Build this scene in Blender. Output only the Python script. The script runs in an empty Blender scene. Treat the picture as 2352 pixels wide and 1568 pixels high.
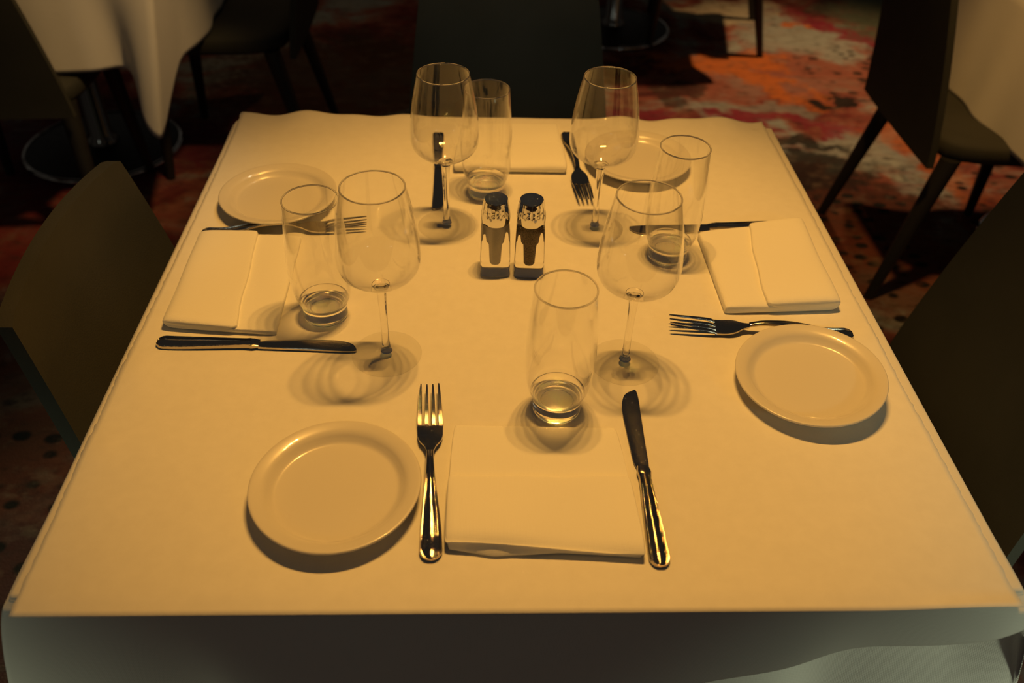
import bpy, bmesh, math, random
from mathutils import Vector, Matrix, noise
PI = math.pi
S = bpy.context.scene
COL = S.collection
Z0 = 0.75                     # height of the set table's surface

# ------------------------------------------------------------------ camera
cam_d = bpy.data.cameras.new('camera'); cam = bpy.data.objects.new('camera', cam_d); COL.objects.link(cam)
cam_d.sensor_width = 36.0; cam_d.lens = 1976.03 / 2352 * 36.0
R_ = Vector((0.99928668, -0.02525475, 0.02807708)); U_ = Vector((-0.00483528, 0.65180188, 0.75837387))
F_ = Vector((0.03745323, 0.75796867, -0.65121482))
m = Matrix((R_, U_, -F_)).transposed().to_4x4(); m.translation = Vector((-0.04349, -0.87908, 0.66077 + Z0))
cam.matrix_world = m
cam_d.clip_start = 0.02
cam_d.dof.use_dof = True; cam_d.dof.focus_distance = 0.98; cam_d.dof.aperture_fstop = 4.5
S.camera = cam

# ------------------------------------------------------------------ world, view, lights
w = bpy.data.worlds.new('dim_room'); S.world = w; w.use_nodes = True
bg = w.node_tree.nodes['Background']; bg.inputs['Color'].default_value = (1.0, 0.86, 0.70, 1); bg.inputs['Strength'].default_value = 0.024
S.view_settings.view_transform = 'Standard'; S.view_settings.look = 'None'
S.view_settings.exposure = 0.0; S.view_settings.gamma = 1.0; S.view_settings.use_curve_mapping = False
cy = S.cycles
cy.max_bounces = 18; cy.transparent_max_bounces = 40; cy.transmission_bounces = 14; cy.glossy_bounces = 8; cy.diffuse_bounces = 4
cy.use_denoising = True; cy.sample_clamp_indirect = 0.0; cy.caustics_refractive = True; cy.caustics_reflective = False
cy.blur_glossy = 0.0

WARM = (1.0, 0.490, 0.094)
def spot(name, loc, target, power, color, angle, blend=1.0, radius=0.02):
    d = bpy.data.lights.new(name, 'SPOT'); o = bpy.data.objects.new(name, d); COL.objects.link(o)
    d.energy = power; d.color = color; d.spot_size = math.radians(angle); d.spot_blend = blend; d.shadow_soft_size = radius
    o.location = loc
    o.rotation_euler = (Vector(target) - Vector(loc)).to_track_quat('-Z', 'Y').to_euler()
    return o
# the row of four small warm lamps over the table
for k in range(4):
    x = 0.09 + (k - 1.5) * 0.085
    spot('pendant_bulb', (x, 0.12, Z0 + 1.45), (x * 0.35 + 0.02, -0.05, Z0), 19.8, WARM, 62, 0.80, 0.019)
# pool of warm light on the carpet beyond the table, at the right
spot('aisle_downlight', (1.75, 2.75, 2.6), (1.30, 2.25, 0), 190, (1.0, 0.58, 0.25), 52, 0.9, 0.05)
# unseen fill spots, each aimed at a neighbouring cloth
spot('fill_spot', (-0.10, 0.65, 2.05), (-1.06, 1.27, 0.55), 66, (1.0, 0.60, 0.22), 30, 1.0, 0.06)
spot('fill_spot', (0.62, 0.55, 2.30), (1.26, 0.98, 0.6), 84, (1.0, 0.53, 0.145), 34, 1.0, 0.06)
spot('fill_spot', (0.1, 0.6, 2.0), (-0.62, 0.18, 0.80), 9, (1.0, 0.86, 0.55), 26, 1.0, 0.05)
spot('fill_spot', (-0.45, 2.6, 2.6), (-0.5, 2.35, 0), 9, (1.0, 0.60, 0.26), 60, 1.0, 0.05)  # added fill that lifts the dark floor at upper left
spot('fill_spot', (0.03, -0.15, 2.7), (0.03, 0.84, 0.76), 30, (1.0, 0.90, 0.62), 19, 1.0, 0.05)  # added fill, a narrow cone that lightens the far chair's back
# cooler light from the room behind the camera, one on each side
spot('room_light', (1.95, -2.45, 1.75), (0.72, -0.46, 0.45), 190, (0.90, 1.0, 0.66), 22, 1.0, 0.12)
spot('room_light', (-1.75, -2.6, 1.75), (-0.86, -0.46, 0.42), 175, (0.92, 1.0, 0.64), 23, 1.0, 0.12)

for (x, y, z, sx, sy) in ((1.7, -2.7, 1.95, 0.26, 0.14), (-1.6, -2.5, 2.0, 0.26, 0.14)):  # small area lights added to put glints on chrome and glass
    d = bpy.data.lights.new('glint_light', 'AREA'); o = bpy.data.objects.new('glint_light', d); COL.objects.link(o)
    d.shape = 'RECTANGLE'; d.size = sx; d.size_y = sy; d.energy = 5.5 * PI * sx * sy; d.color = (0.92, 1.0, 0.85)
    o.location = (x, y, z); o.rotation_euler = (Vector((0, 1.6, 0)) - Vector((x, y, z))).to_track_quat('-Z', 'Y').to_euler()

# ------------------------------------------------------------------ helpers
def tag(o, label, cat, group=None, kind=None):
    if label: o['label'] = label
    if cat: o['category'] = cat
    if group: o['group'] = group
    if kind: o['kind'] = kind
    return o
def empty(name, loc=(0, 0, 0), rz=0.0):
    o = bpy.data.objects.new(name, None); COL.objects.link(o); o.location = loc; o.rotation_euler = (0, 0, rz)
    o.empty_display_size = 0.05
    return o
def build(name, bm, mat, parent=None, smooth=True, sharp=None, up=False):
    bmesh.ops.recalc_face_normals(bm, faces=bm.faces)
    if up:                                        # an open sheet: its normals point up
        bm.normal_update()
        if sum(f.normal.z * f.calc_area() for f in bm.faces) < 0: bmesh.ops.reverse_faces(bm, faces=bm.faces)
    me = bpy.data.meshes.new(name); bm.to_mesh(me); bm.free()
    if smooth:
        for p in me.polygons: p.use_smooth = True
        if sharp is not None: me.set_sharp_from_angle(angle=math.radians(sharp))
    me.materials.append(mat)
    o = bpy.data.objects.new(name, me); COL.objects.link(o)
    if parent: o.parent = parent
    return o
def dup(root, loc, rz=0.0):
    r = root.copy(); COL.objects.link(r); r.location = loc; r.rotation_euler = (0, 0, rz)
    for ch in root.children:
        c = ch.copy(); COL.objects.link(c); c.parent = r
        for g in ch.children:
            d = g.copy(); COL.objects.link(d); d.parent = c
    return r
def lathe(prof, closed=False, seg=96, flute=None, bm=None):
    """prof: (r, z) from one end to the other; r = 0 points become poles."""
    bm = bm or bmesh.new(); rings = []
    for (r, z) in prof:
        if r < 1e-7: rings.append([bm.verts.new((0, 0, z))])
        else:
            ring = []
            for i in range(seg):
                a = 2 * PI * i / seg
                rr = r * (flute(a, r, z) if flute else 1)
                ring.append(bm.verts.new((rr * math.cos(a), rr * math.sin(a), z)))
            rings.append(ring)
    n = len(rings)
    for k in range(n if closed else n - 1):
        A, B = rings[k], rings[(k + 1) % n]
        for i in range(seg):
            j = (i + 1) % seg
            if len(A) == 1 and len(B) == 1: break
            if len(A) == 1: bm.faces.new((A[0], B[i], B[j]))
            elif len(B) == 1: bm.faces.new((A[i], A[j], B[0]))
            else: bm.faces.new((A[i], A[j], B[j], B[i]))
    return bm
def spline(pts, n):
    """Catmull-Rom through pts (tuples), n samples per span."""
    out = []; P = [pts[0]] + list(pts) + [pts[-1]]
    for i in range(1, len(P) - 2):
        for k in range(n):
            t = k / n
            out.append(tuple(0.5 * (2 * b + (c - a) * t + (2 * a - 5 * b + 4 * c - d) * t * t + (3 * b - a - 3 * c + d) * t ** 3)
                             for a, b, c, d in zip(P[i - 1], P[i], P[i + 1], P[i + 2])))
    out.append(tuple(pts[-1])); return out
def sweep(sections, cap=True, bm=None):
    """sections: list of equal-length vertex loops."""
    bm = bm or bmesh.new(); L = [[bm.verts.new(p) for p in s] for s in sections]; n = len(L[0])
    for A, B in zip(L, L[1:]):
        for i in range(n):
            j = (i + 1) % n; bm.faces.new((A[i], A[j], B[j], B[i]))
    if cap: bm.faces.new(L[0]); bm.faces.new(L[-1])
    return bm
def box(x0, x1, y0, y1, z0, z1, bm=None, bevel=0.0, seg=2):
    b = bmesh.new()
    bmesh.ops.create_cube(b, size=1)
    for v in b.verts:
        v.co = Vector((x0 + (v.co.x + .5) * (x1 - x0), y0 + (v.co.y + .5) * (y1 - y0), z0 + (v.co.z + .5) * (z1 - z0)))
    if bevel: bmesh.ops.bevel(b, geom=b.edges[:], offset=bevel, segments=seg, profile=0.5, affect='EDGES')
    if bm is None: return b
    me = bpy.data.meshes.new('tmp'); b.to_mesh(me); b.free(); bm.from_mesh(me); bpy.data.meshes.remove(me)
    return bm
def gauss(x): return math.exp(-x * x)
def sstep(a, b, x):
    t = min(1, max(0, (x - a) / (b - a))); return t * t * (3 - 2 * t)

# ------------------------------------------------------------------ materials
class N:
    """small wrapper to write node graphs tersely"""
    def __init__(s, name):
        s.m = bpy.data.materials.new(name); s.m.use_nodes = True; s.t = s.m.node_tree; s.t.nodes.clear()
        s.out = s.t.nodes.new('ShaderNodeOutputMaterial')
    def new(s, typ, **kw):
        n = s.t.nodes.new(typ)
        for k, v in kw.items(): setattr(n, k, v)
        return n
    def put(s, sock, v):
        if hasattr(v, 'is_output'): s.t.links.new(v, sock)
        else: sock.default_value = v
    def math(s, op, a, b=0.0, c=0.0, clamp=False):
        n = s.new('ShaderNodeMath', operation=op, use_clamp=clamp)
        s.put(n.inputs[0], a); s.put(n.inputs[1], b); s.put(n.inputs[2], c)
        return n.outputs[0]
    def mix(s, f, a, b):
        n = s.new('ShaderNodeMix', data_type='RGBA')
        s.put(n.inputs[0], f); s.put(n.inputs[6], a if hasattr(a, 'is_output') else (*a, 1)); s.put(n.inputs[7], b if hasattr(b, 'is_output') else (*b, 1))
        return n.outputs[2]
    def ramp(s, f, stops):
        n = s.new('ShaderNodeValToRGB'); s.put(n.inputs[0], f); e = n.color_ramp.elements
        while len(e) < len(stops): e.new(0.5)
        for q, (p, c) in zip(e, stops): q.position = p; q.color = (*c, 1) if len(c) == 3 else c
        return n.outputs[0]
    def coords(s, scale=(1, 1, 1), kind='Object', rot=0.0):
        c = s.new('ShaderNodeTexCoord'); mp = s.new('ShaderNodeMapping'); s.put(mp.inputs['Vector'], c.outputs[kind])
        mp.inputs['Scale'].default_value = scale; mp.inputs['Rotation'].default_value = (0, 0, rot); return mp.outputs[0]
    def noise(s, vec, scale, detail=2, rough=0.5, dist=0.0):
        n = s.new('ShaderNodeTexNoise'); s.put(n.inputs['Vector'], vec); n.inputs['Scale'].default_value = scale
        n.inputs['Detail'].default_value = detail; n.inputs['Roughness'].default_value = rough; n.inputs['Distortion'].default_value = dist
        return n
    def bump(s, h, strength, dist=0.001, normal=None):
        n = s.new('ShaderNodeBump'); s.put(n.inputs['Height'], h); n.inputs['Strength'].default_value = strength; n.inputs['Distance'].default_value = dist
        if normal: s.put(n.inputs['Normal'], normal)
        return n.outputs[0]
    def pbr(s, **kw):
        n = s.new('ShaderNodeBsdfPrincipled')
        for k, v in kw.items():
            k = k.replace('_', ' ')
            s.put(n.inputs[k], (*v, 1) if isinstance(v, tuple) and len(v) == 3 and n.inputs[k].type == 'RGBA' else v)
        s.t.links.new(n.outputs[0], s.out.inputs[0]); return n

def mat_cloth(name, col, weave=1400, rough=0.9):
    g = N(name); v = g.coords()
    wv = g.new('ShaderNodeTexWave', wave_type='BANDS', bands_direction='X'); g.put(wv.inputs['Vector'], v); wv.inputs['Scale'].default_value = weave / 6
    wy = g.new('ShaderNodeTexWave', wave_type='BANDS', bands_direction='Y'); g.put(wy.inputs['Vector'], v); wy.inputs['Scale'].default_value = weave / 6
    big = g.noise(v, 9, 3, 0.5)
    h = g.math('ADD', g.math('MULTIPLY', g.math('ADD', wv.outputs['Fac'], wy.outputs['Fac']), 0.06), big.outputs['Fac'])
    g.pbr(Base_Color=col, Roughness=rough, Normal=g.bump(h, 0.25, 0.004), Sheen_Weight=0.15)
    return g.m
M = {}
M['tablecloth'] = mat_cloth('white_tablecloth', (0.74, 0.72, 0.68))
M['napkin'] = mat_cloth('white_napkin_cotton', (0.86, 0.85, 0.80))
def mat_paper():
    g = N('white_table_paper'); v = g.coords()
    a = g.noise(v, 3.2, 3, 0.55); b = g.noise(v, 900, 2, 0.6)
    c = g.ramp(g.noise(v, 60, 3, 0.6).outputs['Fac'], [(0.3, (0.765, 0.75, 0.715)), (0.7, (0.80, 0.785, 0.75))])
    h = g.math('ADD', g.math('MULTIPLY', a.outputs['Fac'], 1.0), g.math('MULTIPLY', b.outputs['Fac'], 0.01))
    g.pbr(Base_Color=c, Roughness=0.8, Normal=g.bump(h, 0.55, 0.012)); return g.m
M['paper'] = mat_paper()
def mat_china():
    g = N('glazed_white_china'); v = g.coords()
    n = g.noise(v, 25, 2, 0.5)
    g.pbr(Base_Color=(0.72, 0.69, 0.63), Roughness=0.30, Coat_Weight=0.8, Coat_Roughness=0.02, Normal=g.bump(n.outputs['Fac'], 0.03, 0.002)); return g.m
M['china'] = mat_china()
def mat_steel(name, rough, col=(0.60, 0.57, 0.53)):
    g = N(name); v = g.coords((90, 900, 90))
    n = g.noise(v, 2.0, 3, 0.6); sp = g.noise(g.coords(), 420, 2, 0.7)
    r = g.math('MULTIPLY_ADD', sp.outputs['Fac'], 0.14, rough - 0.06)
    g.pbr(Base_Color=col, Metallic=1.0, Roughness=r, Normal=g.bump(g.math('ADD', n.outputs['Fac'], sp.outputs['Fac']), 0.22, 0.0006)); return g.m
M['steel'] = mat_steel('worn_stainless_steel', 0.075, (0.52, 0.48, 0.43))
M['blade'] = mat_steel('brushed_knife_steel', 0.10, (0.50, 0.47, 0.43))
def mat_chrome():
    g = N('polished_chrome'); n = g.noise(g.coords(), 60, 2)
    g.pbr(Base_Color=(0.82, 0.81, 0.78), Metallic=1.0, Roughness=g.math('MULTIPLY_ADD', n.outputs['Fac'], 0.05, 0.02)); return g.m
M['chrome'] = mat_chrome()
_g = N('dark_smoked_chrome'); _n = _g.noise(_g.coords(), 30, 2); _g.pbr(Base_Color=(0.22, 0.21, 0.20), Metallic=1.0, Roughness=_g.math('MULTIPLY_ADD', _n.outputs['Fac'], 0.08, 0.06)); M['darkchrome'] = _g.m
_g = N('patchy_chrome_edge'); _n = _g.noise(_g.coords(), 14, 3); _g.pbr(Base_Color=_g.ramp(_n.outputs['Fac'], [(0.35, (0.20, 0.19, 0.18)), (0.6, (0.75, 0.74, 0.72))]), Metallic=1.0, Roughness=0.08); M['trim'] = _g.m  # bright stretches in the colour stand for highlights along the dark ring
def mat_thin(name='thin_clear_glass', f0=0.036):
    """blown glass wall: clear, with the reflection of its surface growing at grazing angles"""
    g = N(name)
    ge = g.new('ShaderNodeNewGeometry'); d = g.new('ShaderNodeVectorMath', operation='DOT_PRODUCT')
    g.put(d.inputs[0], ge.outputs['Normal']); g.put(d.inputs[1], ge.outputs['Incoming'])
    c = g.math('ABSOLUTE', d.outputs['Value'])
    F = g.math('MULTIPLY_ADD', g.math('POWER', g.math('SUBTRACT', 1.0, c), 3.3), 0.95, f0, clamp=True)
    tr = g.new('ShaderNodeBsdfTransparent'); tr.inputs[0].default_value = (0.992, 0.990, 0.982, 1)
    gl = g.new('ShaderNodeBsdfGlossy'); gl.inputs['Roughness'].default_value = 0.0; gl.inputs['Color'].default_value = (1, 1, 1, 1)
    mx = g.new('ShaderNodeMixShader'); g.put(mx.inputs[0], F); g.put(mx.inputs[1], tr.outputs[0]); g.put(mx.inputs[2], gl.outputs[0])
    g.t.links.new(mx.outputs[0], g.out.inputs[0]); return g.m
M['thin'] = mat_thin(); M['footglass'] = mat_thin('clear_glass_of_foot', 0.012)
def mat_solid():
    g = N('solid_clear_glass'); b = g.new('ShaderNodeBsdfGlass'); b.inputs['IOR'].default_value = 1.5; b.inputs['Roughness'].default_value = 0.0
    b.inputs['Color'].default_value = (0.99, 0.985, 0.975, 1); g.t.links.new(b.outputs[0], g.out.inputs[0]); return g.m
M['glass'] = mat_solid()
def mat_grain(name, a, b, scale):
    g = N(name); v = g.coords(); n = g.new('ShaderNodeTexVoronoi'); g.put(n.inputs['Vector'], v); n.inputs['Scale'].default_value = scale
    g.pbr(Base_Color=g.ramp(n.outputs['Color'], [(0.2, a), (0.8, b)]), Roughness=0.9, Normal=g.bump(n.outputs['Distance'], 0.4, 0.0006)); return g.m
M['salt'] = mat_grain('fine_salt', (0.60, 0.58, 0.54), (0.72, 0.70, 0.66), 2600)
M['pepper'] = mat_grain('ground_pepper', (0.035, 0.025, 0.018), (0.22, 0.15, 0.09), 1500)
def mat_leather():
    g = N('dark_olive_leatherette'); v = g.coords()
    vo = g.new('ShaderNodeTexVoronoi'); g.put(vo.inputs['Vector'], v); vo.inputs['Scale'].default_value = 420
    n = g.noise(v, 6, 3)
    g.pbr(Base_Color=g.ramp(n.outputs['Fac'], [(0.3, (0.040, 0.040, 0.032)), (0.7, (0.052, 0.051, 0.042))]), Roughness=0.75, Specular_IOR_Level=0.25,
          Normal=g.bump(vo.outputs['Distance'], 0.25, 0.0008)); return g.m
M['leather'] = mat_leather()
def mat_black():
    g = N('black_painted_metal'); n = g.noise(g.coords(), 40, 2)
    g.pbr(Base_Color=(0.016, 0.015, 0.014), Roughness=g.math('MULTIPLY_ADD', n.outputs['Fac'], 0.2, 0.4)); return g.m
M['black'] = mat_black()
def mat_wood():
    g = N('dark_tabletop_wood'); n = g.noise(g.coords((2, 30, 2)), 4, 4)
    g.pbr(Base_Color=g.ramp(n.outputs['Fac'], [(0.3, (0.06, 0.035, 0.02)), (0.7, (0.12, 0.07, 0.04))]), Roughness=0.5); return g.m
M['wood'] = mat_wood()

def mat_carpet():
    """woven carpet: abstract patches of red, orange, grey and black with leopard-like spots (metres on the floor)"""
    g = N('patterned_carpet'); v = g.coords()
    warp = g.noise(v, 5.0, 3, 0.6); fine = g.noise(v, 38, 3, 0.65); streak = g.noise(g.coords((1.0, 5.0, 1)), 3.4, 4, 0.62, 0.4)
    patch = g.noise(v, 2.6, 4, 0.62, 0.5)
    sx = g.new('ShaderNodeSeparateXYZ'); g.put(sx.inputs[0], v); X, Y = sx.outputs[0], sx.outputs[1]
    wx = g.math('MULTIPLY_ADD', g.math('SUBTRACT', warp.outputs['Fac'], 0.5), 0.55, X)
    wc = g.new('ShaderNodeSeparateColor'); g.put(wc.inputs[0], warp.outputs['Color'])
    wy = g.math('MULTIPLY_ADD', g.math('SUBTRACT', wc.outputs[1], 0.5), 0.55, Y)
    def blob(x, y, rx, ry, ang=0.0, soft=0.5):
        c, s_ = math.cos(ang), math.sin(ang)
        dx = g.math('SUBTRACT', wx, x); dy = g.math('SUBTRACT', wy, y)
        a = g.math('DIVIDE', g.math('ADD', g.math('MULTIPLY', dx, c), g.math('MULTIPLY', dy, s_)), rx)
        b = g.math('DIVIDE', g.math('SUBTRACT', g.math('MULTIPLY', dy, c), g.math('MULTIPLY', dx, s_)), ry)
        d = g.math('SQRT', g.math('ADD', g.math('MULTIPLY', a, a), g.math('MULTIPLY', b, b)))
        d = g.math('MULTIPLY_ADD', g.math('SUBTRACT', fine.outputs['Fac'], 0.5), 0.9, d)
        return g.math('DIVIDE', g.math('SUBTRACT', 1.0 + soft / 2, d), soft, clamp=True)
    grey = (0.33, 0.345, 0.30); red = (0.21, 0.032, 0.030); orange = (0.55, 0.15, 0.035); salmon = (0.33, 0.115, 0.075); dark = (0.018, 0.017, 0.015); mag = (0.27, 0.030, 0.050); beige = (0.52, 0.45, 0.30)
    c = g.ramp(g.math('MULTIPLY_ADD', g.math('SUBTRACT', patch.outputs['Fac'], 0.5), 1.3, 0.5),
               [(0.0, dark), (0.30, (0.07, 0.035, 0.028)), (0.40, (0.17, 0.035, 0.03)), (0.50, salmon), (0.60, grey), (0.85, (0.40, 0.36, 0.28))])
    st = g.math('MULTIPLY', g.math('SUBTRACT', streak.outputs['Fac'], 0.50), 5.0, clamp=True)
    c = g.mix(g.math('MULTIPLY', st, 0.65), c, red)
    # patches placed on the floor
    for (x, y, rx, ry, an, col, k) in [
        (1.38, 2.78, .26, .22, .3, grey, .85), (1.10, 3.15, .22, .14, 0, beige, .9), (0.98, 2.08, .22, .07, .1, grey, .6),
        (1.30, 1.74, .12, .10, 0, grey, .8), (1.36, 2.40, .30, .17, -.1, salmon, .85), (0.85, 2.30, .22, .14, 0, salmon, .7),
        (0.95, 2.52, .27, .095, .1, orange, .95), (1.08, 2.34, .24, .085, -.95, orange, .95), (1.50, 1.80, .09, .30, .1, orange, .6), (1.45, 2.95, .12, .035, .2, orange, .9),
        (1.62, 2.86, .36, .085, -.85, mag, 1.0), (1.95, 3.05, .36, .42, .5, (0.12, 0.135, 0.085), 1.0), (0.62, 2.02, .40, .045, 0, mag, .9), (1.10, 1.98, .30, .045, -.1, mag, .8),
        (0.98, 1.80, .30, .05, .1, dark, .9), (1.02, 1.60, .30, .11, .1, dark, .9), (1.12, 1.40, .34, .12, .1, (0.09, 0.035, 0.02), .85), (1.2, 1.1, .5, .28, 0, (0.15, 0.045, 0.025), .8), (0.72, 2.20, .09, .07, 0, dark, .7), (1.30, 2.20, .11, .028, -.2, dark, .95),
        (-1.00, 0.40, .6, .5, 0, (0.12, 0.05, 0.03), .85), (-0.75, -.15, .4, .5, 0, (0.06, 0.02, 0.018), .8), (-1.35, 1.25, .3, .3, 0, red, .8), (-1.3, 1.75, .5, .3, 0, (0.16, 0.03, 0.05), .8),  # left patches: carpet's own brown, darkened to offset spill from the pendants
        (-0.55, 2.3, .5, .45, 0, (0.085, 0.04, 0.02), .9)]:
        c = g.mix(g.math('MULTIPLY', blob(x, y, rx, ry, an), k), c, col)
    # spots
    vo = g.new('ShaderNodeTexVoronoi'); g.put(vo.inputs['Vector'], g.coords((0.72, 1.0, 1.0))); vo.inputs['Scale'].default_value = 21; vo.inputs['Randomness'].default_value = 0.55
    spot_f = g.math('MULTIPLY', g.math('SUBTRACT', g.math('MULTIPLY_ADD', fine.outputs['Fac'], 0.20, 0.27), vo.outputs['Distance']), 9.0, clamp=True)
    area = 0.0
    for (x, y, rx, ry) in [(1.50, 2.45, .20, .28), (1.14, 1.30, .26, .26), (1.20, 0.90, .32, .26), (-1.02, 0.32, .32, .28), (1.75, 1.5, .3, .3)]:
        b = blob(x, y, rx, ry, 0, 0.7); area = b if area == 0.0 else g.math('MAXIMUM', area, b)
    c = g.mix(g.math('MULTIPLY', spot_f, area), c, dark)
    mot = g.noise(g.coords((0.8, 1.6, 1)), 20, 4, 0.7)
    c = g.mix(g.math('MULTIPLY', g.math('SUBTRACT', 0.50, mot.outputs['Fac']), 3.2, clamp=True), c, (0.05, 0.035, 0.028))
    mot2 = g.noise(g.coords((0.9, 1.3, 1), rot=0.3), 11, 4, 0.7)
    c = g.mix(g.math('MULTIPLY', g.math('SUBTRACT', mot2.outputs['Fac'], 0.53), 2.6, clamp=True), c, (0.24, 0.17, 0.11))
    # tufts
    tuft = g.noise(v, 260, 2, 0.7)
    c2 = g.new('ShaderNodeMix', data_type='RGBA', blend_type='MULTIPLY'); c2.inputs[0].default_value = 0.55
    g.put(c2.inputs[6], c); g.put(c2.inputs[7], g.ramp(tuft.outputs['Fac'], [(0.3, (0.55, 0.55, 0.55)), (0.65, (1.15, 1.15, 1.15))]))
    g.pbr(Base_Color=c2.outputs[2], Roughness=0.95, Specular_IOR_Level=0.1, Normal=g.bump(tuft.outputs['Fac'], 0.6, 0.004)); return g.m
M['carpet'] = mat_carpet()

# ------------------------------------------------------------------ floor
bm = bmesh.new(); bmesh.ops.create_grid(bm, x_segments=1, y_segments=1, size=9.0)
for v in bm.verts: v.co += Vector((0.3, 1.0, 0))
fl = build('floor', bm, M['carpet'], smooth=False); fl['kind'] = 'structure'

# ------------------------------------------------------------------ tables and cloths
def tablecloth_mesh(half, drop, ztop, feats, seed, corner=0.10, cd=0.17, wave=0.008, per=72, down=26, shape=None, flare=0.012):
    """a square cloth draped over a square top; pleats hang at the corners"""
    rnd = random.Random(seed); ph = [rnd.uniform(0, 6.28) for _ in range(12)]
    rc = 0.015; bm = bmesh.new()
    P = []                                       # (x, y, nx, ny, u = signed distance to the nearest corner, index of corner, side)
    corners = [(1, 1), (-1, 1), (-1, -1), (1, -1)]
    for k in range(4):
        (ax, ay), (bx, by) = corners[k], corners[(k + 1) % 4]
        nx, ny = (ax + bx) / 2, (ay + by) / 2
        for i in range(per):
            f = (i + 0.5) / per
            x = ax * half + (bx - ax) * half * f; y = ay * half + (by - ay) * half * f
            d0 = f * 2 * half; d1 = (1 - f) * 2 * half
            if d0 < d1: u, cix = d0, k
            else: u, cix = -d1, (k + 1) % 4
            cxn, cyn = corners[cix][0] / math.sqrt(2), corners[cix][1] / math.sqrt(2)
            b = gauss(u / 0.03)
            mx, my = nx * (1 - b) + cxn * b, ny * (1 - b) + cyn * b
            l = math.hypot(mx, my); P.append((x, y, mx / l, my / l, u, cix, k, cxn, cyn))
    rings = []
    for sc in (0.2, 0.45, 0.7, 0.86, 0.94):
        rings.append([bm.verts.new((p[0] * sc, p[1] * sc, ztop)) for p in P])
    for a in (0, 30, 60, 90):
        r = 0.006; ca, sa = math.cos(math.radians(a)), math.sin(math.radians(a))
        rings.append([bm.verts.new((p[0] - p[2] * (r - r * sa), p[1] - p[3] * (r - r * sa), ztop - r + r * ca)) for p in P])
    for j in range(1, down + 1):
        t = j / down; ring = []
        for i, (x, y, nx, ny, u, ci, side, cxn, cyn) in enumerate(P):
            s = side * 2 * half + i % per / per * 2 * half
            fc = feats.get(ci, 1.0)
            dr = drop + cd * fc * gauss(u / 0.075) + 0.004 * math.sin(9 * s + ph[0])
            w_ = wave * t * (math.sin(11 * s + ph[1]) + 0.6 * math.sin(23 * s + ph[2] + 2 * t) + 0.35 * math.sin(41 * s + ph[3]))
            o = 0.003 + flare * t + w_
            k = corner * fc * t ** 0.65 * gauss(u / 0.055)
            dip = -0.45 * corner * fc * t * gauss((abs(u) - 0.13) / 0.05)
            X = x + nx * (o + dip) + cxn * k; Yy = y + ny * (o + dip) + cyn * k; Z = ztop - 0.006 - (dr - 0.006) * t
            if shape:
                X, Yy, Z = shape(X, Yy, Z, u, ci, side, t)
            ring.append(bm.verts.new((X, Yy, Z)))
        rings.append(ring)
    n = len(P)
    bm.faces.new(rings[0])
    for A, B in zip(rings, rings[1:]):
        for i in range(n):
            j = (i + 1) % n; bm.faces.new((A[i], A[j], B[j], B[i]))
    return bm
def make_table(name, loc, half, ztop, label, cat='table', group=None):
    t = empty(name, loc)
    build('tabletop', box(-half, half, -half, half, ztop - 0.03, ztop, bevel=0.003), M['wood'], t, sharp=40)
    build('column', lathe([(0, 0.03), (0.052, 0.03), (0.048, 0.045), (0.036, 0.06), (0.036, ztop - 0.06), (0.12, ztop - 0.045), (0.12, ztop - 0.031), (0, ztop - 0.031)], seg=48), M['darkchrome'], t, sharp=40)
    bs = build('base', lathe([(0, 0.0), (0.238, 0.0), (0.238, 0.014), (0.20, 0.018), (0.08, 0.030), (0, 0.032)], seg=96), M['black'], t, sharp=50)
    build('edge_trim', lathe([(0.2385, 0.001)] + [(0.238 + 0.012 * math.sin(a), 0.010 - 0.009 * math.cos(a)) for a in [PI * k / 10 for k in range(1, 10)]] + [(0.2385, 0.019)], closed=True, seg=128), M['trim'], bs)
    tag(t, label, cat, group); return t
def cloth_solid(o, th=0.0005):
    md = o.modifiers.new('thickness', 'SOLIDIFY'); md.thickness = th; md.offset = -1.0
GT = 'pedestal tables of the dining room'; GC = 'white tablecloths'
make_table('pedestal_table', (0, 0, 0), 0.440, Z0 - 0.008, 'square dining table under the white cloth set for four', group=GT)
make_table('pedestal_table', (-1.29, 1.74, 0), 0.440, Z0 - 0.008, 'neighbouring table with round chrome base at upper left', group=GT)
make_table('pedestal_table', (1.68, 1.17, 0), 0.440, Z0 - 0.008, 'neighbouring table at right edge, behind the dark side-on chair', group=GT)
make_table('pedestal_table', (0.53, 2.87, 0), 0.440, Z0 - 0.008, 'far table with shiny round base behind the far chair', group=GT)
def front_fold(X, Y, Z, u, ci, side, t):
    # the front right corner: a broad fold that runs down and to the left across the front of the cloth
    if side == 2 and X > 0.02:
        zz = (Z0 - 0.006 - Z); xx = 0.47 - X
        ridge = zz - (0.014 + 0.42 * xx + 0.003 * math.sin(xx * 17))          # > 0: below the fold line
        A = 0.034 * sstep(-0.04, 0.05, xx) * sstep(0.36, 0.20, xx)
        Y -= A * (0.35 * sstep(-0.10, 0.0, ridge) - 1.35 * sstep(0.0, 0.045, ridge) + 0.9 * sstep(0.055, 0.14, ridge))
    return X, Y, Z
o = build('tablecloth', tablecloth_mesh(0.450, 0.26, Z0 - 0.0010, {}, 3, corner=0.078, cd=0.15, wave=0.003, flare=0.004, shape=front_fold, per=240, down=120), M['tablecloth'], up=True)
tag(o, 'white tablecloth on the set table, under the paper sheet', 'tablecloth', GC)
def left_pleat(X, Y, Z, u, ci, side, t):
    # the corner pointing at the camera is swung aside and hangs in a point
    if ci == 3:
        g_ = t * gauss(u / 0.075)
        X -= 0.085 * g_; Y -= 0.030 * g_
        if u < 0: Y += 0.030 * t * gauss((u + 0.13) / 0.05)
    return X, Y, Z
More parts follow.
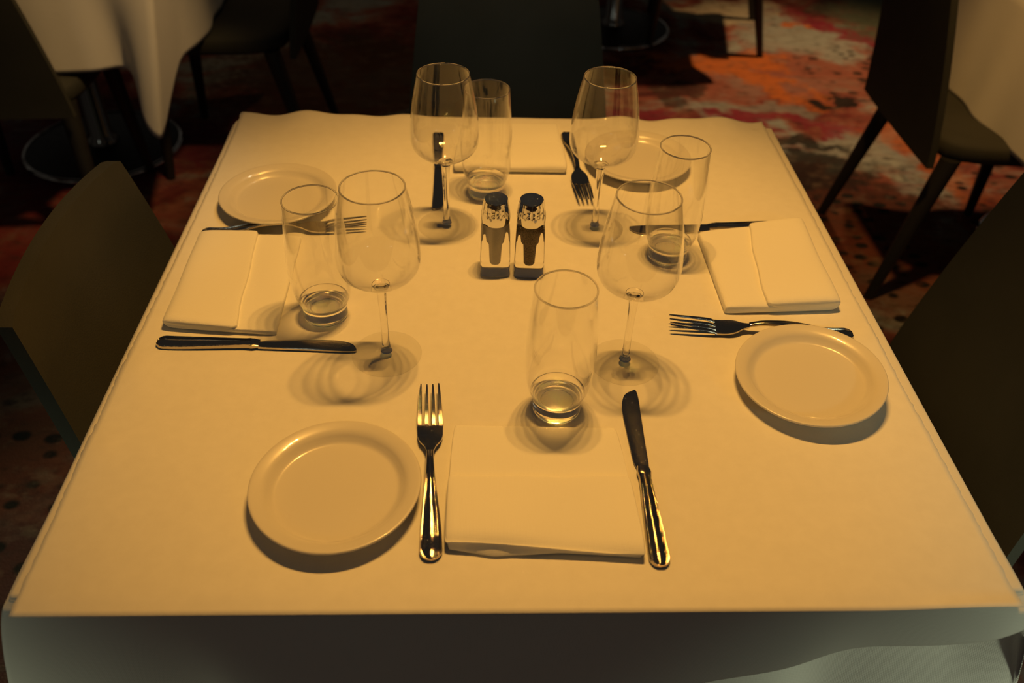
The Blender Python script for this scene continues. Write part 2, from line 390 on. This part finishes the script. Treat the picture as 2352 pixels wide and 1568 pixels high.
o = build('tablecloth', tablecloth_mesh(0.450, 0.285, Z0 - 0.0035, {}, 8, corner=0.035, cd=0.155, wave=0.007, shape=left_pleat), M['tablecloth'], up=True)
o.location = (-1.29, 1.74, 0); o.rotation_euler = (0, 0, 0.0); tag(o, 'white tablecloth with a pointed hanging corner at upper left', 'tablecloth', GC); cloth_solid(o)
o = build('tablecloth', tablecloth_mesh(0.450, 0.30, Z0 - 0.0035, {}, 15, corner=0.02, cd=0.04, wave=0.008), M['tablecloth'], up=True)
o.location = (1.68, 1.17, 0); tag(o, 'white tablecloth hanging at the right edge behind the side-on chair', 'tablecloth', GC); cloth_solid(o)
o = build('tablecloth', tablecloth_mesh(0.450, 0.30, Z0 - 0.0035, {}, 21, corner=0.03, cd=0.03, wave=0.008), M['tablecloth'], up=True)
o.location = (0.53, 2.87, 0); tag(o, 'white tablecloth of the far table, mostly above the picture', 'tablecloth', GC); cloth_solid(o)

# paper sheet on the set table
def paper():
    bm = bmesh.new(); nx, ny = 150, 170
    x0, x1, y0, y1 = -0.4415, 0.4365, -0.4685, 0.4700
    V = []
    rnd = random.Random(4)
    for j in range(ny + 1):
        for i in range(nx + 1):
            fx, fy = i / nx, j / ny
            x = x0 + (x1 - x0) * fx; y = y0 + (y1 - y0) * fy
            z = 0.0
            e = sstep(y1 - 0.060, y1, y)                       # curled far edge
            z += e * 0.006 * (0.55 + 0.6 * math.sin(x * 38 + 1.2) + 0.35 * math.sin(x * 71 + 0.4)) * (0.04 + 0.96 * sstep(0.10, 0.24, abs(x)))
            e2 = sstep(y0 + 0.018, y0, y)                      # overhanging near edge
            z -= e2 * 0.0015
            z += e2 * 0.005 * sstep(0.30, 0.42, x)
            # small jagged tear along the two sides
            if i in (0, nx): x += rnd.uniform(-0.0009, 0.0009) + 0.0012 * math.sin(y * 9 + i)
            # crease and lifted blister at the left edge
            z += 0.004 * gauss((x + 0.425) / 0.022) * gauss((y + 0.165) / 0.035)
            z += 0.003 * gauss((x + 0.430) / 0.020) * gauss((y + 0.285) / 0.030)
            z += 0.0025 * gauss((x - 0.425) / 0.018) * gauss((y + 0.10) / 0.030)
            V.append(bm.verts.new((x, y, z)))
    for j in range(ny):
        for i in range(nx):
            a = j * (nx + 1) + i; bm.faces.new((V[a], V[a + 1], V[a + nx + 2], V[a + nx + 1]))
    return bm
o = build('paper_table_cover', paper(), M['paper'], up=True); o.location = (0, 0, Z0)
tag(o, 'white paper sheet laid over the cloth of the set table', 'table cover')
md = o.modifiers.new('thickness', 'SOLIDIFY'); md.thickness = 0.0006; md.offset = -1.0
ZT = Z0 + 0.0004

# ------------------------------------------------------------------ chairs
def make_chair(label):
    """faces local +y; origin on the floor under the seat"""
    t = empty('dining_chair')
    # backrest: a curved upholstered panel
    def panel(n, mth, hw, cen, thick):
        front, back = [], []
        bm = bmesh.new(); G = []
        for side in (0, 1):
            rows = []
            for j in range(mth + 1):
                v = j / mth; row = []
                for i in range(n + 1):
                    s = -1 + 2 * i / n
                    x, y, z = cen(s, v); row.append(bm.verts.new((x, y - side * thick, z)))
                rows.append(row)
            G.append(rows)
        for side in (0, 1):
            for j in range(mth):
                for i in range(n):
                    q = [G[side][j][i], G[side][j][i + 1], G[side][j + 1][i + 1], G[side][j + 1][i]]
                    bm.faces.new(q)
        for i in range(n):
            for j in (0, mth): bm.faces.new((G[0][j][i], G[0][j][i + 1], G[1][j][i + 1], G[1][j][i]))
        for j in range(mth):
            for i in (0, n): bm.faces.new((G[0][j][i], G[0][j + 1][i], G[1][j + 1][i], G[1][j][i]))
        return bm
    def cen(s, v):
        hw = 0.225 - 0.050 * v ** 1.2
        x = s * hw; z = 0.40 + 0.43 * v + 0.010 * (1 - s * s) * v - 0.004 * sstep(.93, 1, abs(s)) * v ** 12
        y = -0.239 - 0.071 * v ** 1.3 - 0.014 * (1 - s * s) * (0.3 + 0.7 * v) + 0.01
        return x, y, z
    o = build('backrest', panel(24, 22, 0, cen, 0.017), M['leather'], t, sharp=50)
    # seat
    bm = bmesh.new(); rows = []
    for (f, z) in ((0.97, 0.405), (1.0, 0.415), (1.0, 0.440), (0.975, 0.452), (0.8, 0.458), (0.4, 0.452)):
        ring = []
        for i in range(48):
            a = 2 * PI * i / 48; c, s = math.cos(a), math.sin(a)
            k = (abs(c) ** 5 + abs(s) ** 5) ** (-1 / 5)
            x = 0.225 * k * c * f; y = 0.215 * k * s * f
            x *= 1 - 0.08 * max(0, -y / 0.215)
            ring.append((x, y, z - 0.01 * max(0, y - 0.12) / 0.1))
        rows.append(ring)
    bm = sweep(rows); build('seat', bm, M['leather'], t, sharp=60)
    for (sx, sy) in ((1, 1), (-1, 1), (1, -1), (-1, -1)):
        top = Vector((0.185 * sx, 0.17 * sy, 0.408)); bot = Vector((0.215 * sx, (0.20 if sy > 0 else 0.265) * sy, 0.0))
        secs = []
        for k in range(9):
            f = k / 8; c = top.lerp(bot, f); r = 0.025 - 0.0115 * f
            secs.append([(c.x + r * math.cos(a * PI / 6), c.y + r * math.sin(a * PI / 6), c.z) for a in range(12)])
        build('leg', sweep(secs), M['black'], t, sharp=60)
    tag(t, label, 'chair', 'dark dining chairs'); return t
ch = make_chair('dark chair pulled up to the left side of the set table')
ch.location = (-0.228, -0.005, 0); ch.rotation_euler = (0, 0, -PI / 2)
for (loc, rz, lab) in [
    ((0.44, 0.02, 0), PI / 2, 'black chair filling the right edge, at the right side of the set table'),
    ((0.026, 0.515, 0), PI + 0.05, 'dark chair facing the camera at the far side of the set table'),
    ((1.28, 1.17, 0), -PI / 2, 'black chair with splayed legs seen from the side at upper right'),
    ((-0.82, 1.76, 0), PI / 2, 'shadowed chair at the right side of the upper left table'),
    ((-1.30, 1.38, 0), 0.06, 'black chair in front of the upper left table, at the left edge'),
    ((0.894, 2.853, 0), PI / 2 - 0.16, 'far chair with one thin leg on the bright red carpet')]:
    c = dup(ch, loc, rz); c['label'] = lab

# ------------------------------------------------------------------ glasses
def loop_wall(outer, th, lip_round=True):
    """closed profile of a wall: outer line (r, z) from the bottom up, then the inner one back down"""
    inn = []
    for i, (r, z) in enumerate(outer):
        a = outer[max(0, i - 1)]; b = outer[min(len(outer) - 1, i + 1)]
        dx, dz = b[0] - a[0], b[1] - a[1]; l = math.hypot(dx, dz)
        inn.append((max(1e-5, r - th * dz / l), z + th * dx / l))
    return list(outer) + inn[::-1]
BOWL = [(.0098, .0999), (.0148, .1029), (.0230, .1076), (.0318, .1130), (.0395, .1200), (.0434, .1285), (.0446, .1390), (.0438, .1540), (.0410, .1780), (.0375, .1980), (.0345, .2120), (.0327, .2200)]
def make_wine_glass():
    t = empty('wine_glass')
    prof = spline(BOWL, 6)
    bowl = build('bowl', lathe(loop_wall(prof, 0.0010), closed=True), M['thin'], t)
    rr, rz_ = BOWL[-1][0] - 0.0005, 0.2200
    ring = [(rr + 0.00085 * math.cos(a), rz_ + 0.00085 * math.sin(a)) for a in [2 * PI * k / 10 for k in range(10)]]
    build('rim', lathe(ring, closed=True), M['glass'], t)
    st = spline([(.0068, .0062), (.0058, .0085), (.0047, .014), (.0042, .026), (.0041, .045), (.0044, .065), (.0050, .083), (.0056, .0915), (.0068, .0970), (.0098, .0999)], 6)
    stem = [(0, .0057)] + st + [(.0097, .1008), (.0080, .1000), (.0050, .0990), (.0025, .0986), (0, .0985)]
    build('stem', lathe(stem, seg=64), M['glass'], t, sharp=60)
    foot = [(0, .0002), (.0385, .0002), (.0394, .0007), (.0392, .0013), (.030, .0020), (.018, .0032), (.010, .0046), (.0070, .0058), (0, .0060)]
    build('foot', lathe([(0, .0002)] + spline(foot[1:-1], 5) + [(0, .0060)]), M['footglass'], t, sharp=50)
    return t
TUMB = [(.0290, .0240), (.0318, .0310), (.0346, .0450), (.0362, .0620), (.0366, .0780), (.0358, .1000), (.0340, .1250), (.0322, .1480), (.0312, .1610)]
def make_tumbler():
    t = empty('tumbler')
    build('wall', lathe(loop_wall(spline(TUMB, 6), 0.0014), closed=True), M['thin'], t)
    ring = [(.0305 + 0.0009 * math.cos(a), .1610 + 0.0009 * math.sin(a)) for a in [2 * PI * k / 10 for k in range(10)]]
    build('rim', lathe(ring, closed=True), M['glass'], t)
    base = [(0, .0026), (.0190, .0024), (.0205, .0004), (.0240, .0003), (.0258, .0015), (.0262, .0040), (.0262, .0100), (.0270, .0175), (.0292, .0245), (.0284, .0252), (.0262, .0225), (.0225, .0196), (.0160, .0176), (.008, .0168), (0, .0166)]
    build('base', lathe([base[0]] + spline(base[1:-1], 5) + [base[-1]]), M['glass'], t, sharp=50)
    return t
wg = make_wine_glass(); wg.location = (-.1502, -.1339, ZT)
tag(wg, 'stemmed wine glass at left, beside the black knife tip', 'wine glass', 'wine glasses on the set table')
for (x, y, lab, rz) in [(.1230, -.1466, 'stemmed wine glass at right, behind the centre front tumbler', 1), (-.0898, .1356, 'stemmed wine glass at the back left, before the far tumbler', 2), (.1157, .1332, 'stemmed wine glass at the back right, before the far fork', 3)]:
    g = dup(wg, (x, y, ZT), rz); g['label'] = lab
tb = make_tumbler(); tb.location = (-.2294, -.0621, ZT)
tag(tb, 'tall water tumbler standing by the left napkin', 'tumbler', 'water tumblers on the set table')
for (x, y, lab, rz) in [(.0397, -.2198, 'tall water tumbler nearest the camera, above the front napkin', 1), (.2074, .0684, 'tall water tumbler beside the right napkin', 2), (-.0351, .2251, 'tall water tumbler at the back, before the far napkin', 3)]:
    g = dup(tb, (x, y, ZT), rz); g['label'] = lab

# ------------------------------------------------------------------ salt and pepper
def make_shaker(fill, holes, label, loc, rz):
    t = empty('salt_shaker' if fill == 'salt' else 'pepper_shaker', loc, rz)
    bm = bmesh.new(); seg = 64; rings = []
    def sq(r, z, n):
        out = []
        for i in range(seg):
            a = 2 * PI * (i + .5) / seg; c, s = math.cos(a), math.sin(a); k = (abs(c) ** n + abs(s) ** n) ** (-1 / n)
            out.append(bm.verts.new((r * k * c, r * k * s, z)))
        return out
    prof = [(.0150, .0004, 6), (.0185, .0006, 8), (.0193, .0020, 9), (.0193, .0055, 9), (.0186, .0075, 9), (.0190, .0100, 8), (.0192, .0160, 7.5), (.0191, .0300, 7), (.0187, .0480, 6.5), (.0182, .0640, 6), (.0174, .0725, 4.5), (.0160, .0775, 3.0), (.0148, .0810, 2.2), (.0142, .0880, 2.0)]
    R = [sq(*q) for q in prof]
    bm.faces.new(R[0]); bm.faces.new(R[-1])
    for A, B in zip(R, R[1:]):
        for i in range(seg):
            j = (i + 1) % seg; bm.faces.new((A[i], A[j], B[j], B[i]))
    build('glass_body', bm, M['glass'], t, sharp=35)
    c = [(0, .0140), (.0050, .0140), (.0070, .0170), (.0082, .0440), (.0104, .0475), (.0119, .0742), (.0119, .0800), (0, .0800)]
    build('salt' if fill == 'salt' else 'pepper', lathe(c, seg=48), M[fill], t, sharp=50)
    fl = lambda a, r, z: 1 + (0.009 * (abs(math.sin(a * 9)) - .5) if 0.0890 < z < 0.1030 else 0)
    cap = [(.0142, .0870), (.0160, .0820), (.0174, .0752), (.0180, .0745), (.0184, .0753), (.0184, .0810), (.0182, .0865), (.0179, .0885), (.0176, .0895), (.0172, .0930), (.0166, .0970), (.0158, .1010), (.0151, .1040), (.0149, .1052), (.0145, .1064), (.0136, .1068), (.0100, .1071), (.0050, .1073), (0, .1074)]
    cp = build('cap', lathe(cap, seg=120, flute=fl), M['chrome'], t, sharp=40)
    bm = bmesh.new()
    for (hx, hy) in holes:
        b = lathe([(0, .1064), (.0015, .1066), (.0013, .1074), (.0008, .1080), (.0004, .1079), (0, .1074)], seg=12)
        bmesh.ops.translate(b, verts=b.verts, vec=(hx, hy, 0))
        me = bpy.data.meshes.new('tmp'); b.to_mesh(me); b.free(); bm.from_mesh(me); bpy.data.meshes.remove(me)
    build('pouring_holes', bm, M['chrome'], cp)
    tag(t, label, 'shaker', 'salt and pepper shakers'); return t
ringh = lambda n, r: [(r * math.cos(2 * PI * k / n + .3), r * math.sin(2 * PI * k / n + .3)) for k in range(n)]
make_shaker('salt', ringh(8, .0085) + ringh(3, .0035), 'glass salt shaker with chrome cap, left of the pepper', (-.0243, .0350, ZT), 0.0)
make_shaker('pepper', ringh(5, .0075) + [(0, 0)], 'glass shaker of dark pepper with chrome cap, right of the salt', (.0197, .0338, ZT), -0.04)

# ------------------------------------------------------------------ plates
def make_plate():
    r = .0816
    top = [(0, .0080), (.040, .0078), (.055, .0080), (.0600, .0088), (.0640, .0120), (.0670, .0150), (.0710, .0172), (.0765, .0187), (.0800, .0192), (.0815, .0186), (.0817, .0172), (.0805, .0158)]
    bot = [(.0760, .0140), (.0680, .0100), (.0600, .0045), (.0540, .0018), (.0520, .0003), (.0490, .0003), (.0475, .0025), (.030, .0035), (0, .0035)]
    pr = [top[0]] + spline(top[1:] + bot[:-1], 4) + [bot[-1]]
    return lathe(pr, seg=128)
def plate(loc, label, first=[None], rot=(0, 0, 0)):
    if first[0] is None:
        o = build('side_plate', make_plate(), M['china']); first[0] = o
    else:
        o = first[0].copy(); COL.objects.link(o)
    o.location = loc; o.rotation_euler = rot
    tag(o, label, 'plate', 'white side plates'); return o
plate((-.1806, -.3398, ZT), 'white side plate nearest the camera, left of the fork')
plate((-.3297, .1902, ZT), 'white side plate at the far left, behind the left napkin')
plate((.1995, .3116, ZT), 'white side plate at the far right, behind the tumbler')
plate((.3247, -.1862, ZT + .0042), 'white side plate at the right lying across a fork', rot=(0.018, -0.070, 0))

# ------------------------------------------------------------------ cutlery (local +y from the handle end to the tip)
def bar(stations, rim=True):
    """stations: (y, half width, thickness, z of the underside)"""
    secs = []
    for (y, w_, th, z) in stations:
        if rim: pts = [(-.92, 0.05), (-1, .35), (-.97, .75), (-.88, 1.0), (-.76, .97), (-.68, .62), (-.58, .66), (-.30, .92), (0, 1.0), (.30, .92), (.58, .66), (.68, .62), (.76, .97), (.88, 1.0), (.97, .75), (1, .35), (.92, .05), (0, -.05)]
        else: pts = [(-.9, 0.05), (-1, .4), (-.9, .85), (-.6, 1.0), (0, 1.0), (.6, 1.0), (.9, .85), (1, .4), (.9, .05), (0, 0)]
        secs.append([(a * w_, y, z + b * th) for a, b in pts])
    return sweep(secs)
def dense(st, n=6): return spline(st, n)
def round_end(st, y0, r, n=7):
    """prepend a half-round end of radius r"""
    y, w_, th, z = st[0]; out = []
    for k in range(n):
        a = (k + 0.35) / n * PI / 2
        out.append((y - r * math.cos(a), w_ * math.sin(a) ** .85, th * (0.55 + 0.45 * math.sin(a)), z + th * .12 * (1 - math.sin(a))))
    return out + st
FH = [(.0105, .0106, .0040, .0016), (.022, .0104, .0039, .0009), (.032, .0100, .0038, .0014), (.042, .0093, .0037, .0034), (.055, .0080, .0036, .0068), (.068, .0066, .0036, .0100), (.081, .0054, .0036, .0121), (.096, .0044, .0036, .0126), (.112, .0037, .0035, .0120), (.126, .0036, .0030, .0088)]
def make_fork(label, loc, rz):
    t = empty('fork', loc, rz)
    build('handle', bar(round_end(dense(FH), 0, .0105)), M['steel'], t, sharp=50)
    # head: a shallow scooped plate
    st = dense([(.126, .0034, .0075), (.134, .0060, .0060), (.142, .0108, .0040), (.150, .0128, .0025), (.158, .0131, .0016), (.1665, .0133, .0018)], 6)
    secs = []
    for (y, w_, z) in st:
        top = [(-1 + 2 * k / 12) for k in range(13)]
        th = .0019
        secs.append([(s * w_, y, z + th + .0018 * s * s * min(1, w_ / .012)) for s in top] + [(s * w_, y, z + .0016 * s * s * min(1, w_ / .012)) for s in top[::-1]])
    build('head', sweep(secs), M['steel'], t, sharp=50)
    for k in range(4):
        xc = (-1.5 + k) * .00735; secs = []
        for i in range(13):
            f = i / 12; y = .165 + .0565 * f
            w_ = .0026 * (1 - f) ** .55 * .75 + .00075; th = .0020 * (1 - .45 * f)
            x = xc * (1 - .13 * f ** 1.5); z = .0018 + .0018 * (xc / .0133) ** 2 + .0026 * (1 - math.exp(-f / .08)) + .0060 * f
            secs.append([(x + a * w_, y, z + b * th) for a, b in ((-.8, 0), (-1, .5), (-.75, 1), (.75, 1), (1, .5), (.8, 0))])
        build('tine', sweep(secs), M['steel'], t, sharp=50)
    tag(t, label, 'fork', 'stainless forks'); return t
KH = [(.0098, .0098, .0062, .0), (.030, .0094, .0060, .0), (.055, .0084, .0060, .0004), (.080, .0072, .0060, .0008), (.100, .0064, .0060, .0012), (.108, .0068, .0062, .0012)]
def make_knife(label, loc, rz):
    t = empty('knife', loc, rz)
    build('handle', bar(round_end(dense(KH), 0, .0098)), M['steel'], t, sharp=50)
    build('bolster', bar([(.1075, .0070, .0064, .0010), (.109, .0073, .0067, .0009), (.112, .0070, .0060, .0014), (.1165, .0060, .0042, .0022), (.118, .0062, .0034, .0026)], rim=False), M['steel'], t, sharp=50)
    # blade: straight back at +x, curved edge at -x, rounded tip turned to the back
    L = dense([(.117, -.0060, .0062, .0030), (.124, -.0080, .0066, .0026), (.140, -.0090, .0070, .0024), (.165, -.0100, .0076, .0022), (.190, -.0108, .0084, .0020), (.206, -.0104, .0090, .0018), (.217, -.0080, .0092, .0016), (.224, -.0045, .0090, .0014), (.2285, .0010, .0082, .0013), (.2300, .0052, .0072, .0012)], 6)
    secs = [[(xl, y, .0022), (xl * .6 + xr * .4, y, .0022 + th), (xr - .0006, y, .0022 + th), (xr, y, .0022 + th * .6), (xr - .0003, y, .0014), (xl * .6 + xr * .4, y, .0012), (xl, y, .0016)] for (y, xl, xr, th) in L]
    build('blade', sweep(secs), M['blade'], t, sharp=40)
    tag(t, label, 'knife', 'stainless table knives'); return t
def place(fn, label, end, tip, z=ZT):
    d = Vector((tip[0] - end[0], tip[1] - end[1])); return fn(label, (end[0], end[1], z), math.atan2(d.y, d.x) - PI / 2)
def place_copy(src, label, end, tip, z=ZT):
    d = Vector((tip[0] - end[0], tip[1] - end[1])); o = dup(src, (end[0], end[1], z), math.atan2(d.y, d.x) - PI / 2); o['label'] = label; return o
fk = place(make_fork, 'fork lying between the front plate and the front napkin', (-.0865, -.4172), (-.0976, -.1966))
place_copy(fk, 'dark fork at the left, along the back of the left napkin', (-.4198, .1075), (-.200, .1290))
place_copy(fk, 'fork with its tines raised, half under the right plate', (.4058, -.0985), (.1880, -.0835))
place_copy(fk, 'far fork pointing at the camera, beside the far napkin', (.0975, .4132), (.1090, .2000))
kn = place(make_knife, 'table knife at the right of the front napkin', (.1215, -.4253), (.1215, -.1964))
place_copy(kn, 'black looking knife in front of the left napkin', (-.4151, -.1185), (-.1929, -.1235))
place_copy(kn, 'knife whose handle lies under the right napkin', (.3945, .1418), (.1664, .1262))
place_copy(kn, 'far knife pointing at the camera behind the back left wine glass', (-.1125, .4050), (-.1031, .1733))

# ------------------------------------------------------------------ napkins
def napkin(FL, FR, NR, NL, vl, vr, label, zfar=.0055, zn=.0135, lift=0.0, wide=.03, seed=1, under=None, cor=0.0):
    """folded cotton napkin; v runs from the far edge (0) to the looped near edge (1); a second layer covers v > flap"""
    rnd = random.Random(seed); ph = [rnd.uniform(0, 6.28) for _ in range(8)]
    FL, FR, NR, NL = [Vector(q) for q in (FL, FR, NR, NL)]
    def pt(u, v): return FL * (1 - u) * (1 - v) + FR * u * (1 - v) + NR * u * v + NL * (1 - u) * v
    nu = 44; secs = []
    for i in range(nu + 1):
        u = i / nu
        eu = min(u, 1 - u)
        end = sstep(0, .035, eu)                         # the ends close softly
        vf = vl + (vr - vl) * u + .012 * math.sin(5 * u + ph[0]) + .006 * math.sin(13 * u + ph[1])
        lf = lift * (1 + .5 * math.sin(4 * u + ph[2])); b = .0010 * math.sin(6 * u + ph[3])
        zt = zn + b + .0012 * math.sin(9 * u + ph[4])
        dl = (under or 0) * max(0, 1 - abs(u - .24) / .34)
        line = ([(.985, .0052 + lf * .8), (.99 + dl, .0034), (.992 + dl, .0014), (.97, .0004)] if under else [(1.0, .0045 + lf * .7), (.97, .0008 + lf)]) + [ (.9, .0004 + lf * .7), (.7, .0004), (.3, .0004), (.0, .0004), (-.006, .0016), (-.006, zfar * .7), (.002, zfar), (.08, zfar + .0012), (vf * .5, zfar + .0018 + .0006 * math.sin(7 * u + ph[5])), (vf - .05, zfar + .0012), (vf - .008, zfar + .0010),
                (vf - .006, zfar + .0018), (vf - .006, zfar + .0044), (vf + .004, zfar + .0058), (vf + .06, zfar + .0062), (vf + (1 - vf) * .4, (zfar + .0060) * .5 + zt * .5), (.90, zt + .0006), (.965, zt - .0008), (1.0, zt - .0038), (1.008, .0085 + lf * .5)]
        sec = []
        for (v, z) in line:
            over = 1.0 if v > vf - .006 and z > zfar + .0015 else 0.0
            uu = u + (u - .5) * wide * (over if v > vf - .006 else 0)
            q = pt(uu, v)
            zz = .0004 + (z - .0004) * (0.86 + .14 * end) + (.0015 * math.sin(3 * v + 5 * u + ph[6]) * end if z > zfar else 0)
            sec.append((q.x, q.y, max(.0003, zz)))
        secs.append(sec)
    bm = sweep(secs)
    o = build('napkin', bm, M['napkin'], sharp=None); o.location = (0, 0, ZT)
    md = o.modifiers.new('soft', 'SUBSURF'); md.levels = 1; md.render_levels = 2
    tag(o, label, 'napkin', 'folded white napkins'); return o
napkin((-.0713, -.2511), (.1020, -.2552), (.1075, -.4165), (-.0735, -.4035), .475, .445, 'folded white napkin nearest the camera, between fork and knife', lift=.0055, seed=2, under=.055)
napkin((-.2845, .0984), (-.2826, -.1042), (-.4150, -.0910), (-.4190, .1010), .44, .34, 'folded white napkin at the left side of the table', zfar=.0075, zn=.0145, seed=5)
napkin((.2596, -.0583), (.2570, .1120), (.4090, .1400), (.4040, -.0500), .35, .47, 'folded white napkin at the right side, over a knife handle', zfar=.0120, zn=.0200, seed=9)
napkin((-.0750, .4350), (.0840, .4400), (.0870, .2800), (-.0840, .2810), .50, .50, 'folded white napkin at the far side, behind the back tumbler', zfar=.0065, zn=.0165, seed=12)
